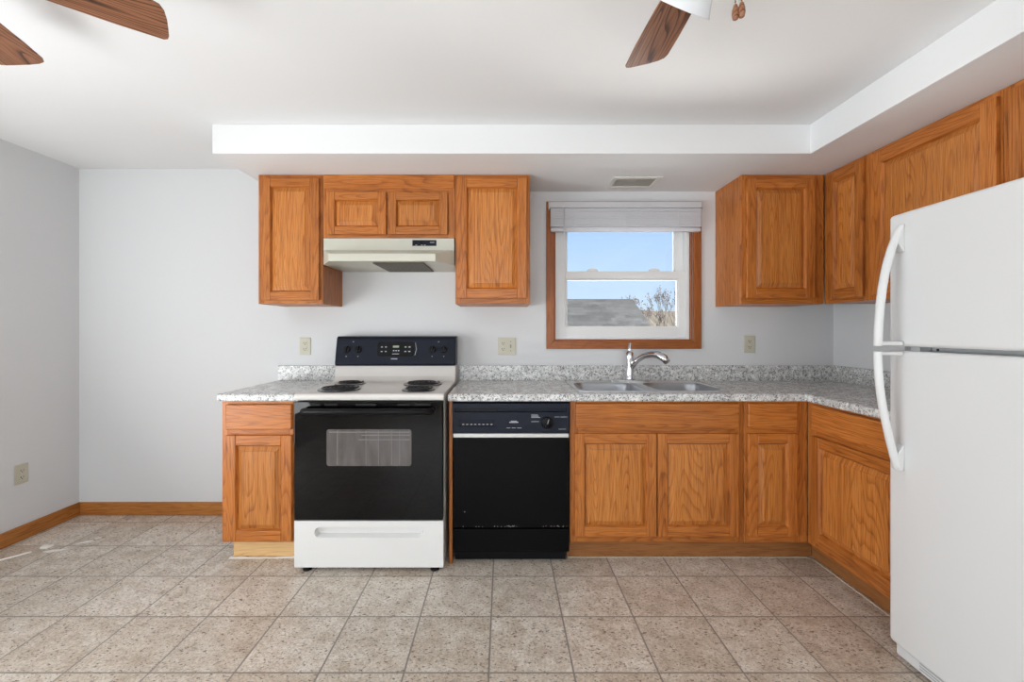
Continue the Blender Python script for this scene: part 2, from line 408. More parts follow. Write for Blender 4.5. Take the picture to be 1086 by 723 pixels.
MB().box(RW[0]+1, RW[1]-1, -2.3, -2.1, RW[2]+1, RW[3]-1).build('glass', glass_m, rwn)

# ------------------------------------------------------------------ kitchen window
win = struct(thing('window_1', None, None, (0, WY, 0)))
x0, x1, z0, z1 = WO
c = MB()
cx0, cx1, cz0, cz1 = 11.3, 51.75, 43.5, 81.95
for poly, mi in (([(cx0, cz0), (x0, z0), (x0, z1), (cx0, cz1)], 0), ([(cx1, cz0), (x1, z0), (x1, z1), (cx1, cz1)], 0),
             ([(cx0, cz0), (cx1, cz0), (x1, z0), (x0, z0)], 1), ([(cx0, cz1), (cx1, cz1), (x1, z1), (x0, z1)], 1)):
    c.prism(poly, 1, -0.7, -0.01, mi)
c.box(x0, x0+0.45, 0, 3.6, z0, z1, 0); c.box(x1-0.45, x1, 0, 3.6, z0, z1, 0)
c.box(x0+.45, x1-.45, 0, 3.6, z0, z0+.35, 1); c.box(x0+.45, x1-.45, 0, 3.6, z1-.45, z1, 1)
c.build('casing', [trim_v, trim_wh], win, bevel=0.08)
fx0, fx1, fz0, fz1 = x0+.5, x1-.5, z0+.4, z1-.5
f = MB(); fw = .75
f.box(fx0, fx0+fw, .9, 4.6, fz0, fz1); f.box(fx1-fw, fx1, .9, 4.6, fz0, fz1)
f.box(fx0+fw, fx1-fw, .9, 4.6, fz1-fw, fz1); f.box(fx0+fw, fx1-fw, .9, 4.6, fz0, fz0+.55)
f.build('window_frame', vinyl_m, win, bevel=0.06)
def sash(name, xa, xb, za, zb, ya, yb, gl, parent):
    gx0, gx1, gz0, gz1 = gl
    s = MB()
    s.box(xa, gx0, ya, yb, za, zb); s.box(gx1, xb, ya, yb, za, zb)
    s.box(gx0, gx1, ya, yb, gz1, zb); s.box(gx0, gx1, ya, yb, za, gz0)
    # glazing bead
    b_ = .35
    s.box(gx0, gx0+b_, ya+.35, yb-.2, gz0, gz1); s.box(gx1-b_, gx1, ya+.35, yb-.2, gz0, gz1)
    s.box(gx0+b_, gx1-b_, ya+.35, yb-.2, gz1-b_, gz1); s.box(gx0+b_, gx1-b_, ya+.35, yb-.2, gz0, gz0+b_)
    o = s.build(name, vinyl_m, parent, bevel=0.05)
    MB().box(gx0+.2, gx1-.2, (ya+yb)/2-.05, (ya+yb)/2+.05, gz0+.2, gz1-.2).build('glass', glass_m, o)
    return o
lo = sash('lower_sash', fx0+.8, fx1-.8, fz0+.6, 64.0, 1.5, 2.7, (16.75, 46.65, 49.1, 62.0), win)
up = sash('upper_sash', fx0+.8, fx1-.8, 62.6, fz1-.8, 2.85, 4.05, (16.95, 46.3, 63.9, 77.2), win)
for lx in (23.8, 40.3):
    lk = MB(); lk.prism([(lx-1.5, 64.05), (lx+1.5, 64.05), (lx+1.2, 64.5), (lx+.5, 64.85), (lx-.5, 64.85), (lx-1.2, 64.5)], 1, 1.6, 2.7)
    lk.build('sash_lock', vinyl_m, lo, bevel=.05)

# window blind, raised
bl = thing('window_blind', 'white mini blind drawn up to the top of the kitchen window', 'blind', (0, 112.95, 0))
MB().box(12.1, 51.0, -1.7, -.1, 79.9, 81.35).build('headrail', blind_m, bl, bevel=.08)
s = MB(); z = 79.6
while z > 75.0:
    j = random.uniform(-.03, .03)
    s.prism([(-1.72+j, z), (-.1+j, z), (-.1+j, z-.30), (-1.66+j, z-.32)], 0, 12.25, 50.85)
    z -= .43
s.build('slats', blind_m, bl)
MB().box(12.3, 50.8, -1.6, -.2, 73.8, 74.7).build('bottom_rail', blind_m, bl, bevel=.15)
MB().tube([(15.6, -2.0, 79.7), (15.75, -2.05, 65), (15.8, -2.1, 49.6)], .12, 8).build('wand', blind_m, bl)
for x in (18, 31.5, 45): MB().box(x-.1, x+.1, -1.86, -1.83, 73.7, 79.8).build('ladder_tape', blind_m, bl)
for x in (11.75, 51.1): MB().box(x, x+.3, -1.5, -.05, 79.6, 81.6).build('mounting_bracket', steel_m, bl)

# ------------------------------------------------------------------ cabinets
def raised_door(name, parent, x0, x1, z0, z1, w=2.05, t=.75, panel=True):
    """overlay door: local origin at lower-left on the frame plane, front faces -y"""
    W_, H_ = x1-x0, z1-z0
    d = MB()
    d.box(0, w, -t, -.02, 0, H_, 0); d.box(W_-w, W_, -t, -.02, 0, H_, 0)
    d.box(w, W_-w, -t, -.02, 0, w, 1); d.box(w, W_-w, -t, -.02, H_-w, H_, 1)
    # moulded inner sticking, four sloped strips
    k = .28
    a, b, c_, e = w, W_-w, w, H_-w
    for P_, mi in (([(a, c_), (a+k, c_+k), (a+k, e-k), (a, e)], 0), ([(b, c_), (b-k, c_+k), (b-k, e-k), (b, e)], 0),
                   ([(a, c_), (b, c_), (b-k, c_+k), (a+k, c_+k)], 1), ([(a, e), (b, e), (b-k, e-k), (a+k, e-k)], 1)):
        d.face([(P_[0][0], -t+.10, P_[0][1]), (P_[1][0], -t+.60, P_[1][1]), (P_[2][0], -t+.60, P_[2][1]), (P_[3][0], -t+.10, P_[3][1])] if mi == 0 else
               [(P_[0][0], -t+.10, P_[0][1]), (P_[1][0], -t+.10, P_[1][1]), (P_[2][0], -t+.60, P_[2][1]), (P_[3][0], -t+.60, P_[3][1])], mi)
    o = d.build(name, [oak_v, oak_h], parent, (x0, 0, z0), bevel=.14, seg=3)
    p = MB(); a += k; b -= k; c_ += k; e -= k; m_ = .95
    def ring(i, y): return [(a+i, y, c_+i), (b-i, y, c_+i), (b-i, y, e-i), (a+i, y, e-i)]
    mm = min(m_, (b-a)*.3)
    p.loft([ring(0, -t+.58), ring(mm, -t+.16), ring(mm+.03, -t+.03), ring(mm+.16, -t+.03)], 0, caps=False, smooth=False)
    p.face(ring(mm+.16, -t+.03))
    p.build('raised_panel', oak_p, o)
    return o
def slab_front(name, parent, x0, x1, z0, z1, t=.75):
    return MB().box(0, x1-x0, -t, -.02, 0, z1-z0).build(name, oak_h, parent, (x0, 0, z0), bevel=.22, seg=3)
def cab(name, label, loc, rotz, W_, D_, zb, zt, stiles, rails, group=None, toe=None, side=None, toew=None, top=True):
    """stiles: x ranges; rails: (x0,x1,z0,z1). Face frame plane at local y = 0, box runs to +y"""
    g = .03
    root = thing(name, label, 'cabinet', (loc[0], loc[1], 0), rotz, group)
    s = MB()
    s.box(g, .55, .78, D_, zb, zt); s.box(W_-.55, W_-g, .78, D_, zb, zt)
    s.box(.55, W_-.55, .78, D_, zb+.02, zb+.6)
    if top: s.box(.55, W_-.55, .78, D_, zt-.6, zt-.05)
    s.box(.55, W_-.55, D_-.3, D_, zb+1, zt-.6)
    s.build('carcass', [side or oak_side], root)
    f = MB()
    for a, b in stiles: f.box(a, b, 0, .75, zb, zt, 0)
    for a, b, c_, d_ in rails: f.box(a, b, .005, .75, c_, d_, 1)
    f.build('face_frame', [oak_v, oak_h], root, bevel=.04)
    if toe:
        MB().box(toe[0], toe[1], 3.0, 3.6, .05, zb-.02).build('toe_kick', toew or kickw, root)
    return root
UB, UT = 54.5, 84.6
YU, YB = 101.2, 89.9
DU, DB = WY-YU-.05, WY-YB-.05
# wall cabinets on the back wall
X0 = -57.05
c1 = cab('wall_cabinet', 'narrow oak wall cabinet left of the range hood with one tall raised-panel door', (X0, YU), 0, 14.98, DU, UB, UT,
    [(.02, 1.3), (13.6, 14.96)], [(1.3, 13.6, UB, UB+1.4), (1.3, 13.6, UT-1.4, UT)])
raised_door('door', c1, 1.1, 14.35, 55.4, 83.7, w=1.95)
X0 = -42.05
c2 = cab('wall_cabinet', 'short two-door oak wall cabinet right above the range hood', (X0, YU), 0, 30.85, DU, 69.9, UT,
    [(.02, 1.5), (29.3, 30.83)], [(1.5, 29.3, 69.9, 71.2), (1.5, 29.3, 80.2, UT), (14.6, 16, 71.2, 80.2)])
MB().box(.3, 30.6, -.28, -.01, 81.4, 84.55).build('filler_board', oak_h, c2, bevel=.05)
raised_door('door', c2, 1.15, 14.95, 70.6, 80.5, w=1.85)
raised_door('door', c2, 15.4, 29.2, 70.6, 80.5, w=1.85)
X0 = -11.15
c3 = cab('wall_cabinet', 'oak wall cabinet between range hood and window with one broad raised-panel door', (X0, YU), 0, 17.5, DU, UB, UT,
    [(.02, 1.4), (16.1, 17.48)], [(1.4, 16.1, UB, UB+1.4), (1.4, 16.1, UT-1.4, UT)])
raised_door('door', c3, .55, 16.65, 55.8, 83.75, w=2.2)
X0 = 55.6
c4 = cab('wall_cabinet', 'oak wall cabinet right of the window reaching into the room corner', (X0, YU), 0, 19.25, DU, UB, UT,
    [(.02, 1.3), (16.4, 19.2)], [(1.3, 16.4, UB, UB+1.4), (1.3, 16.4, UT-1.4, UT)])
raised_door('door', c4, .9, 16.8, 55.85, 83.55, w=2.2)
# wall cabinets on the right wall (local x runs toward the camera)
RQ = R(-90)
c5 = cab('wall_cabinet', 'narrow oak wall cabinet on the right wall next to the inside corner', (75.0, 101.15), RQ, 11.85, 11.5, UB, UT,
    [(.02, 1.9), (11.0, 11.83)], [(1.9, 11.0, UB, UB+1.4), (1.9, 11.0, UT-1.4, UT)])
raised_door('door', c5, 1.7, 11.4, 55.4, 83.7, w=1.95)
c6 = cab('wall_cabinet', 'wide full-height oak wall cabinet on the right wall, before the refrigerator', (75.0, 89.3), RQ, 24.25, 11.5, UB, UT,
    [(.02, 1.5), (22.8, 24.23)], [(1.5, 22.8, UB, UB+1.4), (1.5, 22.8, UT-1.4, UT)])
raised_door('door', c6, 1.7, 23.95, 55.4, 83.7, w=2.3)
c7 = cab('wall_cabinet', 'short oak wall cabinet right above the white refrigerator', (75.0, 65.0), RQ, 30, 11.5, 68.6, UT,
    [(.02, 1.5), (28.5, 29.98)], [(1.5, 28.5, 68.6, 70), (1.5, 28.5, UT-1.4, UT), (14.3, 15.7, 70, UT-1.4)])
raised_door('door', c7, 1.2, 14.75, 69.4, 83.7, w=2.1)
raised_door('door', c7, 15.25, 28.8, 69.4, 83.7, w=2.1)
# base cabinets
BZ, BT = 4.5, 33.72
X0 = -58.2
b1 = cab('base_cabinet', 'narrow oak base cabinet left of the stove, over bare pale toe board', (X0, YB), 0, 14.8, DB, BZ, BT,
    [(.02, 1.4), (13.4, 14.78)], [(1.4, 13.4, BZ, BZ+1.4), (1.4, 13.4, BT-1.2, BT), (1.4, 13.4, 26.5, 28)], toe=(.5, 14.3), toew=pine)
slab_front('drawer_front', b1, 1.1, 14.65, 27.9, 33.1)
raised_door('door', b1, 1.1, 14.65, 5.0, 26.75, w=2.1)
X0 = 13.85
b2 = cab('base_cabinet', 'wide two-door oak base cabinet under the sink', (X0, YB), 0, 35.9, DB-.0, BZ, BT,
    [(.02, 1.7), (34.3, 35.88)], [(1.7, 34.3, BZ, BZ+1.6), (1.7, 34.3, BT-1.2, BT), (1.7, 34.3, 26.5, 28.3), (17.2, 18.6, BZ+1.6, 26.5)], toe=(-.2, 36.0), top=False)
slab_front('false_drawer_front', b2, 1.15, 34.8, 28.3, 33.3)
raised_door('door', b2, .95, 17.75, 5.9, 27.1, w=2.0)
raised_door('door', b2, 18.0, 34.75, 5.9, 27.1, w=2.0)
X0 = 49.85
b3 = cab('base_cabinet', 'narrow oak base cabinet in the corner with one drawer above one door', (X0, YB), 0, 13.2, DB, BZ, BT,
    [(.02, 1.2), (10.4, 13.2)], [(1.2, 10.4, BZ, BZ+1.6), (1.2, 10.4, BT-1.2, BT), (1.2, 10.4, 26.5, 28.3)], toe=(.0, 16.2))
slab_front('drawer_front', b3, .65, 10.75, 28.3, 33.3)
raised_door('door', b3, .65, 10.75, 5.9, 27.1, w=2.0)
b4 = cab('base_cabinet', 'oak base cabinet on the right wall, half behind the refrigerator', (63.1, 89.85), RQ, 24.0, 23.4, BZ, BT,
    [(.02, 2.3), (22.3, 23.98)], [(2.3, 22.3, BZ, BZ+1.6), (2.3, 22.3, BT-1.2, BT), (2.3, 22.3, 26.5, 28.3)], toe=(-3.0, 23.5))
slab_front('drawer_front', b4, 2.0, 22.9, 28.3, 33.3)
raised_door('door', b4, 2.0, 22.9, 5.9, 27.1, w=2.0)
# end panel beside the dishwasher
ep = MB().box(-11.15, -10.5, YB, WY-.1, .03, BT).build('end_panel', oak_side, None)
tag(ep, 'thin upright oak panel between the stove and the dishwasher', 'panel')
# rough caulk lines at the foot of the cabinets
def rough_line(label, pts, w, m=caulk_m):
    s = MB(); rnd = random.Random(len(label))
    rings = []
    n = int((Vector(pts[1])-Vector(pts[0])).length/1.2)
    a, b = Vector(pts[0]), Vector(pts[1]); d = (b-a).normalized(); q = Vector((-d.y, d.x, 0))
    for i in range(n+1):
        p = a.lerp(b, i/n); ww = w*rnd.uniform(.55, 1.3); h = rnd.uniform(.05, .14)
        rings.append([p-q*ww+Vector((0, 0, .01)), p-q*ww*.6+Vector((0, 0, h)), p+q*ww*.4+Vector((0, 0, h)), p+q*w*.5+Vector((0, 0, .01))])
    s.loft(rings, 0)
    o = s.build('caulk_line', m); tag(o, label, 'caulk', 'caulk along the toe boards'); return o
rough_line('ragged pale caulk line on the floor along the sink side toe board', [(65.6, 92.45, 0), (13.6, 92.45, 0)], .35)
rough_line('ragged pale caulk line on the floor along the right hand toe board', [(65.55, 66.2, 0), (65.55, 92.0, 0)], .35)
rough_line('white caulk crumbs on the floor in front of the bare pine toe board', [(-43.5, 92.4, 0), (-58.2, 92.2, 0)], .75, chip_m)

# ------------------------------------------------------------------ countertops
CB, CT = 33.75, 35.3
ct = MB()
ct.prism([(-58.85, 88.85), (-42.0, 88.85), (-42.0, 112.9), (-58.85, 112.9)], 2, CB, CT)
cl = ct.build('countertop', granite_m, None, bevel=.35, seg=3)
tag(cl, 'short grey speckled countertop left of the stove', 'countertop')
MB().box(-58.6, -42.0, 112.92, WY-.02, CB, 39.15).build('backsplash', granite_m, cl, bevel=.12)
SX0, SX1, SY0, SY1 = 15.9, 48.6, 91.6, 111.4
ct = MB()
ct.prism([(-11.4, 88.85), (62.05, 88.85), (62.05, 65.75), (RX-.8, 65.75), (RX-.8, 112.9), (-11.4, 112.9)], 2, CB, CT,
         holes=[[(SX0+.6, SY0+.6), (SX1-.6, SY0+.6), (SX1-.6, SY1-.6), (SX0+.6, SY1-.6)]])
cr = ct.build('countertop', granite_m, None, bevel=.35, seg=3)
tag(cr, 'long L-shaped grey speckled countertop holding the sink', 'countertop')
MB().prism([(-11.4, 112.92), (RX-.78, 112.92), (RX-.78, 65.75), (RX-.02, 65.75), (RX-.02, WY-.02), (-11.4, WY-.02)], 2, CB, 39.2).build('backsplash', granite_m, cr, bevel=.12)

# ------------------------------------------------------------------ sink and faucet
sk = thing('kitchen_sink', 'double bowl stainless steel drop-in sink set in the counter under the window', 'sink', (0, 0, 0))
s = MB()
scx, scy = (SX0+SX1)/2, (SY0+SY1)/2
outer = rrect(scx, scy, SX1-SX0, SY1-SY0, 1.6)
bowls = [rrect(23.9, 99.9, 14.2, 14.2, 3.2), rrect(40.6, 99.9, 14.2, 14.2, 3.2)]
s.prism(outer, 2, CT+.02, CT+.16, holes=bowls)
s.build('rim', steel_m, sk, bevel=.05)
for bx in (23.9, 40.6):
    b_ = MB()
    prof = [(14.2, 3.2, CT+.16), (14.0, 3.1, CT+.05), (13.7, 3.0, CT-.6), (13.2, 2.8, CT-6.2), (12.2, 2.6, CT-7.0), (3.6, 1.75, CT-7.25)]
    b_.loft([[(p[0], p[1], z) for p in rrect(bx, 99.9, w, w, r)] for w, r, z in prof], 0, caps=False)
    b_.face([(p[0], p[1], CT-7.25) for p in rrect(bx, 99.9, 3.6, 3.6, 1.75)])
    bo = b_.build('bowl', bowl_m, sk)
    MB().lathe([(1.7, 0), (1.7, .12), (1.2, .16), (1.0, .02), (.2, .02)], (bx, 99.9, CT-7.24)).build('drain', chrome_m, bo)
fc = thing('faucet', 'chrome single lever pull-out faucet behind the double sink', 'faucet', (31.9, 109.2, CT+.16))
s = MB(); s.prism(rrect(0, 0, 10.2, 2.3, 1.1), 2, .01, .42); s.build('base_plate', chrome_m, fc, bevel=.12, seg=3)
MB().lathe([(1.2, .42), (1.05, .9), (.92, 2.0), (.88, 4.2), (.95, 5.4), (1.0, 6.4), (.92, 7.1), (.6, 7.6), (.1, 7.7)], (0, 0, 0)).build('body', chrome_m, fc)
MB().tube([(0, 0, 7.3), (.1, .2, 8.3), (.25, .5, 9.2), (.3, .6, 9.7)], [.7, .58, .5, .4], 14, flat=.9).build('lever', chrome_m, fc)
MB().tube([(.3, -.3, 3.6), (1.3, -1.2, 5.3), (2.7, -2.5, 6.6), (4.0, -3.9, 7.1), (5.2, -5.2, 7.05), (6.3, -6.3, 6.3), (6.9, -6.9, 5.3)],
          [.72, .7, .7, .8, .92, .96, .78], 14).build('spout', chrome_m, fc)

# ------------------------------------------------------------------ stove
RXL, RXR = -41.7, -11.8
st = thing('stove', 'white electric coil stove with black oven door and black control console', 'stove', (0, 0, 0))
s = MB(); s.box(RXL+.15, RXR-.15, 88.1, 112.6, 1.1, 34.2); s.build('body', stove_w, st, bevel=.1)
ck = MB()
prof = [(86.5, 34.45), (86.35, 35.0), (86.5, 35.6), (87.0, 35.75), (105.6, 35.75), (106.5, 36.0), (107.3, 37.0), (107.9, 39.55), (112.6, 39.55), (112.6, 34.3), (88, 34.3)]
ck.prism(prof, 0, RXL, RXR); ck.build('cooktop', cooktop_m, st, bevel=.18, seg=3, angle=25)
cs = MB()
cs.prism([(107.5, 39.6), (107.3, 40.2), (108.7, 46.4), (109.3, 46.85), (112.9, 46.85), (112.9, 39.6)], 0, RXL, RXR)
con = cs.build('control_console', navy_pl, st, bevel=.25, seg=3, angle=25)
def con_pt(x, z, off=0.0):       # point on the sloped console face
    y = 107.3 + (z-40.2)*(1.4/6.2); return Vector((x, y-off, z))
cn = Vector((0, -6.2, 1.4)).normalized()
dp = MB(); a, b = con_pt(-31.3, 41.9, .05), con_pt(-22.1, 45.5, .05)
dp.face([(a.x, a.y, a.z), (b.x, a.y, a.z), (b.x, b.y, b.z), (a.x, b.y, b.z)], 0)
rr_ = [(con_pt(px_, pz_, .06)) for px_, pz_ in rrect(-26.7, 43.7, 9.2, 3.6, .8)]
rb_ = [(con_pt(px_, pz_, -.1)) for px_, pz_ in rrect(-26.7, 43.7, 9.2, 3.6, .8)]
dp = MB(); dp.loft([rb_, rr_], 0); disp = dp.build('display_panel', display_m, con)
def mark(x, z, w, h, parent, name='printed_mark', m=mark_m):
    mb = MB(); p = [con_pt(x-w/2, z-h/2, .08), con_pt(x+w/2, z-h/2, .08), con_pt(x+w/2, z+h/2, .08), con_pt(x-w/2, z+h/2, .08)]
    mb.face(p); mb.build(name, m, parent)
for x in (-30.2, -29.2, -24.3, -23.3):
    for z in (44.2, 43.1): mark(x, z, .45, .22, disp, 'button_mark')
mark(-26.7, 44.3, 1.5, .5, disp, 'clock_digits', green_m)
for x in (-27.2, -26.6, -26.0): mark(x, 43.3, .35, .25, disp, 'button_mark')
mark(-26.7, 42.5, 1.7, .12, disp, 'button_mark')
mark(-27.0, 41.3, 1.6, .22, con)
for x in (-38.9, -36.0, -17.6, -14.7): mark(x, 41.9, .3, .16, con)
for x in (-37.4, -16.1): mark(x, 45.5, .3, .16, con)
mk = MB(); mk.tube([con_pt(-21.9, 42.2, .1), con_pt(-21.55, 43.7, .1), con_pt(-21.9, 45.3, .1)], .07, 6); mk.build('console_line', mark_m, con)
for x in (-38.9, -36.0, -17.6, -14.7):
    p = con_pt(x, 43.6)
    k = MB(); k.lathe([(.85, 0), (.82, .35), (.7, .42), (.05, .42)], (0, 0, 0), cn); ko = k.build('knob', black_pl, con, p)
    g = MB(); e1 = Vector((.24, 0, .97)); e2 = cn.cross(e1).normalized()*.16
    g.loft([[cn*.38+e1*.78+e2, cn*.38+e1*.78-e2, cn*.38-e1*.78-e2, cn*.38-e1*.78+e2],
            [cn*.9+e1*.7+e2*.6, cn*.9+e1*.7-e2*.6, cn*.9-e1*.7-e2*.6, cn*.9-e1*.7+e2*.6]], 0, smooth=False)
    g.build('knob_grip', black_pl, ko)
def burner(x, y, r):
    p = MB(); p.lathe([(r+.55, 35.76), (r+.5, 35.9), (r+.15, 35.86), (r-.2, 35.80), (.2, 35.78)], (x, y, 0), n=32)
    po = p.build('drip_pan', pan_m, st)
    c_ = MB(); turns = 4 if r > 3.4 else 3; pts = []
    n = turns*22
    for i in range(n+1):
        a = i/22*2*math.pi + .6; q = .75 + (r-.75)*i/n
        pts.append((x+q*math.cos(a), y+q*math.sin(a), 36.18))
    c_.tube(pts, .19, 6); c_.lathe([(.45, 36.0), (.45, 36.3), (.05, 36.3)], (x, y, 0), n=12)
    c_.build('coil', coil_m, po)
burner(-34.9, 92.6, 3.9); burner(-36.0, 102.2, 2.95); burner(-18.7, 101.4, 3.9); burner(-17.9, 91.9, 2.95)
MB().lathe([(.06, 35.75), (.06, 35.8), (.02, 35.8)], (-15.0, 89.6, 0), n=8).build('speck', black_pl, st)
# oven door
od = MB().box(RXL+.05, RXR-.2, 86.45, 88.05, 10.55, 34.15).build('oven_door', black_gl, st, bevel=.12, seg=3)
wn_ = MB(); wn_.prism(rrect(-26.7, 25.0, 16.9, 7.3, .5), 1, 86.40, 86.46); ow = wn_.build('oven_window', oven_m, od)
for x in (-33.0, -27.3, -24.8, -22.2, -20.6): MB().box(x-.05, x+.05, 86.37, 86.395, 21.6, 28.4).build('rack_rod', rack_m, ow)
for z, xa in ((26.6, -28.8), (27.5, -28.2), (28.1, -34.6)): MB().box(xa, -18.6, 86.34, 86.365, z-.09, z+.09).build('rack_rod', rack_m, ow)
for xa, xb in ((-38.4, -36.4), (-35.5, -33.0), (-29.4, -25.4), (-21.0, -18.6), (-17.6, -14.5)): MB().box(xa, xb, 86.41, 86.5, 33.35, 33.75).build('vent_slot', dark_m, od)
h = MB(); h.tube([(-39.3, 86.5, 32.3), (-39.2, 85.1, 32.45), (-38.4, 84.7, 32.5), (-26.7, 84.55, 32.5), (-15.0, 84.7, 32.5), (-14.2, 85.1, 32.45), (-14.1, 86.5, 32.3)],
    [.6, .62, .62, .62, .62, .62, .6], 14); h.build('handle', black_pl, od)
dw = MB(); pz = rrect(-26.75, 8.05, 21.8, 2.0, .98)
dw.prism([(RXL+.05, 1.1), (RXR-.1, 1.1), (RXR-.1, 10.35), (RXL+.05, 10.35)], 1, 86.5, 88.05, holes=[pz])
dr = dw.build('storage_drawer', stove_w, st)
rc = MB()
rc.loft([[(p[0], 86.52, p[1]) for p in pz], [(p[0], 87.7, p[1]) for p in rrect(-26.75, 8.15, 21.2, 1.4, .69)]], 0, caps=False)
rc.face([(p[0], 87.7, p[1]) for p in rrect(-26.75, 8.15, 21.2, 1.4, .69)]); rc.build('recessed_grip', stove_w, dr)
for x, y in ((-39.6, 87.9), (-13.8, 87.9), (-39.8, 110), (-13.6, 110)):
    MB().lathe([(.9, 0.01), (.9, .35), (.4, .4), (.4, 1.2)], (x, y, 0), n=14).build('foot', black_pl, st)

# ------------------------------------------------------------------ range hood
hd = thing('range_hood', 'almond coloured range hood over the stove', 'range hood', (0, 0, 0))
s = MB(); hx0, hx1, hy0, hyb = -41.8, -11.4, 101.0, 113.6
lx0, lx1, ly = -38.5, -14.9, 95.6
zt, zm, zl, zb = 69.8, 67.0, 65.3, 63.6
V = lambda x, y, z: (x, y, z)
s.face([V(hx0, hy0, zt), V(hx1, hy0, zt), V(hx1, hy0, zm), V(hx0, hy0, zm)])
s.face([V(hx0, hy0, zm), V(hx1, hy0, zm), V(lx1, ly, zl), V(lx0, ly, zl)])
s.face([V(lx0, ly, zl), V(lx1, ly, zl), V(lx1, ly, zb), V(lx0, ly, zb)])
s.face([V(hx0, hy0, zm), V(lx0, ly, zl), V(lx0, ly, zb), V(hx0, hy0, zb)])
s.face([V(hx1, hy0, zm), V(lx1, ly, zl), V(lx1, ly, zb), V(hx1, hy0, zb)])
s.face([V(hx0, hy0, zt), V(hx0, hy0, zb), V(hx0, hyb, zb), V(hx0, hyb, zt)])
s.face([V(hx1, hy0, zt), V(hx1, hy0, zb), V(hx1, hyb, zb), V(hx1, hyb, zt)])
s.face([V(hx0, hy0, zt), V(hx1, hy0, zt), V(hx1, hyb, zt), V(hx0, hyb, zt)])
s.face([V(hx0, hyb, zt), V(hx1, hyb, zt), V(hx1, hyb, zb), V(hx0, hyb, zb)])
# underside: rim then raised inner pan
und = [(hx0, hyb), (hx0, hy0), (lx0, ly), (lx1, ly), (hx1, hy0), (hx1, hyb)]
s.face([V(x, y, zb) for x, y in und])
bmesh.ops.remove_doubles(s.bm, verts=s.bm.verts, dist=1e-5)
s.build('canopy', hood_m, hd, bevel=.07)
fl = MB(); fl.box(-29.2, -17.8, 97.2, 111.6, zb-.28, zb-.02); fl.build('grease_filter', filter_m, hd, bevel=.05)
sw = MB(); sw.box(-21.1, -15.5, 100.93, 100.99, 68.0, 69.35); so = sw.build('switch_plate', navy_pl, hd)
for x in (-20.2, -18.9): MB().box(x-.35, x+.35, 100.80, 100.925, 68.35, 68.9).build('switch', black_pl, so)
for a, b, z in ((-17.0, -16.0, 68.75), (-20.4, -20.0, 68.12), (-19.1, -18.7, 68.12), (-18.4, -18.0, 68.12)):
    MB().box(a, b, 100.90, 100.925, z, z+.12).build('printed_mark', mark_m, so)

# ------------------------------------------------------------------ dishwasher
dx0, dx1 = -10.4, 13.6
di = thing('dishwasher', 'black built-in dishwasher with a silver trim strip', 'dishwasher', (0, 0, 0))
MB().box(dx0+.2, dx1-.2, 91, 113, 2.9, 33.5).build('tub', black_pl, di)
cp = MB(); zc0, zc1 = 27.25, 33.35
cp.prism([(dx0, zc0), (dx1, zc0), (dx1, zc1), (dx0, zc1)], 1, 89.0, 90.9, holes=[[(dx0+.5, 31.55), (dx1-.6, 31.55), (dx1-.6, 32.35), (dx0+.5, 32.35)], [(-6.8-2.1, 28.7), (-1.7, 28.7), (-1.7, 29.9), (-8.9, 29.9)]])
cpo = cp.build('control_panel', navy_pl, di, bevel=.08)
MB().box(dx0+.5, dx1-.6, 89.75, 90.6, 31.55, 32.35).build('latch_groove', navy_pl, cpo)
MB().box(-8.9, -1.7, 89.35, 90.0, 28.7, 29.9).build('button_recess', navy_pl, cpo)
q = MB(); q.box(-8.6, -1.2, 89.6, 89.74, 31.62, 32.3); q.build('latch_opening', dark_m, cpo)
q = MB(); q.box(-1.0, 3.8, 89.1, 89.7, 31.9, 32.5); q.build('door_latch', navy_pl, cpo, bevel=.08)
for i in range(8):
    pb = MB().box(-8.5+i*.83, -7.95+i*.83, 89.28, 89.34, 28.85, 29.35).build('push_button', black_pl, cpo)
    q = MB().box(-8.4+i*.83, -8.0+i*.83, 89.24, 89.275, 28.93, 29.1).build('printed_mark', mark_m, cpo)
for a, b, z, hh in ((1.3, 3.1, 29.5, .16), (1.6, 2.8, 29.75, .1), (.7, 1.5, 28.35, .07), (1.8, 2.6, 28.35, .07), (2.9, 3.8, 28.35, .07),
                    (5.8, 7.2, 31.0, .09), (5.8, 7.3, 30.75, .09), (5.8, 7.6, 30.5, .09), (5.8, 7.4, 29.65, .09), (11.8, 13.2, 30.6, .07), (10.6, 11.6, 30.6, .05), (11.4, 12.9, 28.1, .07)):
    MB().box(a, b, 88.965, 88.995, z-hh/2, z+hh/2).build('printed_mark', mark_m, cpo)
k = MB(); k.lathe([(1.25, 0), (1.2, .4), (1.05, .5), (.05, .5)], (0, 0, 0), (0, -1, 0)); ko = k.build('dial_knob', black_pl, cpo, (9.05, 88.98, 29.45))
k = MB(); k.box(-.18, .18, -.95, -.5, -1.0, 1.0); k.build('knob_grip', black_pl, ko, rot=(0, R(18), 0), bevel=.06)
k = MB(); k.box(-.05, .05, -.97, -.955, -.1, .85); k.build('pointer', mark_m, ko, rot=(0, R(18), 0))
MB().box(dx0+.15, dx1-.1, 88.85, 90.6, 26.4, 27.2).build('trim_strip', trim_metal, di, bevel=.06)
dd = MB().box(dx0+.2, dx1-.1, 89.15, 90.6, 7.8, 26.35).build('door_panel', black_en, di, bevel=.08)
q = MB(); rnd = random.Random(3)
for i in range(34):
    x = rnd.choice([rnd.uniform(-10, -1), rnd.uniform(-.5, 3.5), rnd.uniform(8, 13.2)]); w = rnd.uniform(.04, .16); z = 7.95+rnd.uniform(0, .22)
    q.box(x, x+w, 89.10, 89.148, z, z+rnd.uniform(.04, .12))
q.box(-7.95, -7.8, 89.12, 89.148, 11.0, 11.15); q.build('paint_chips', mark_m, dd)
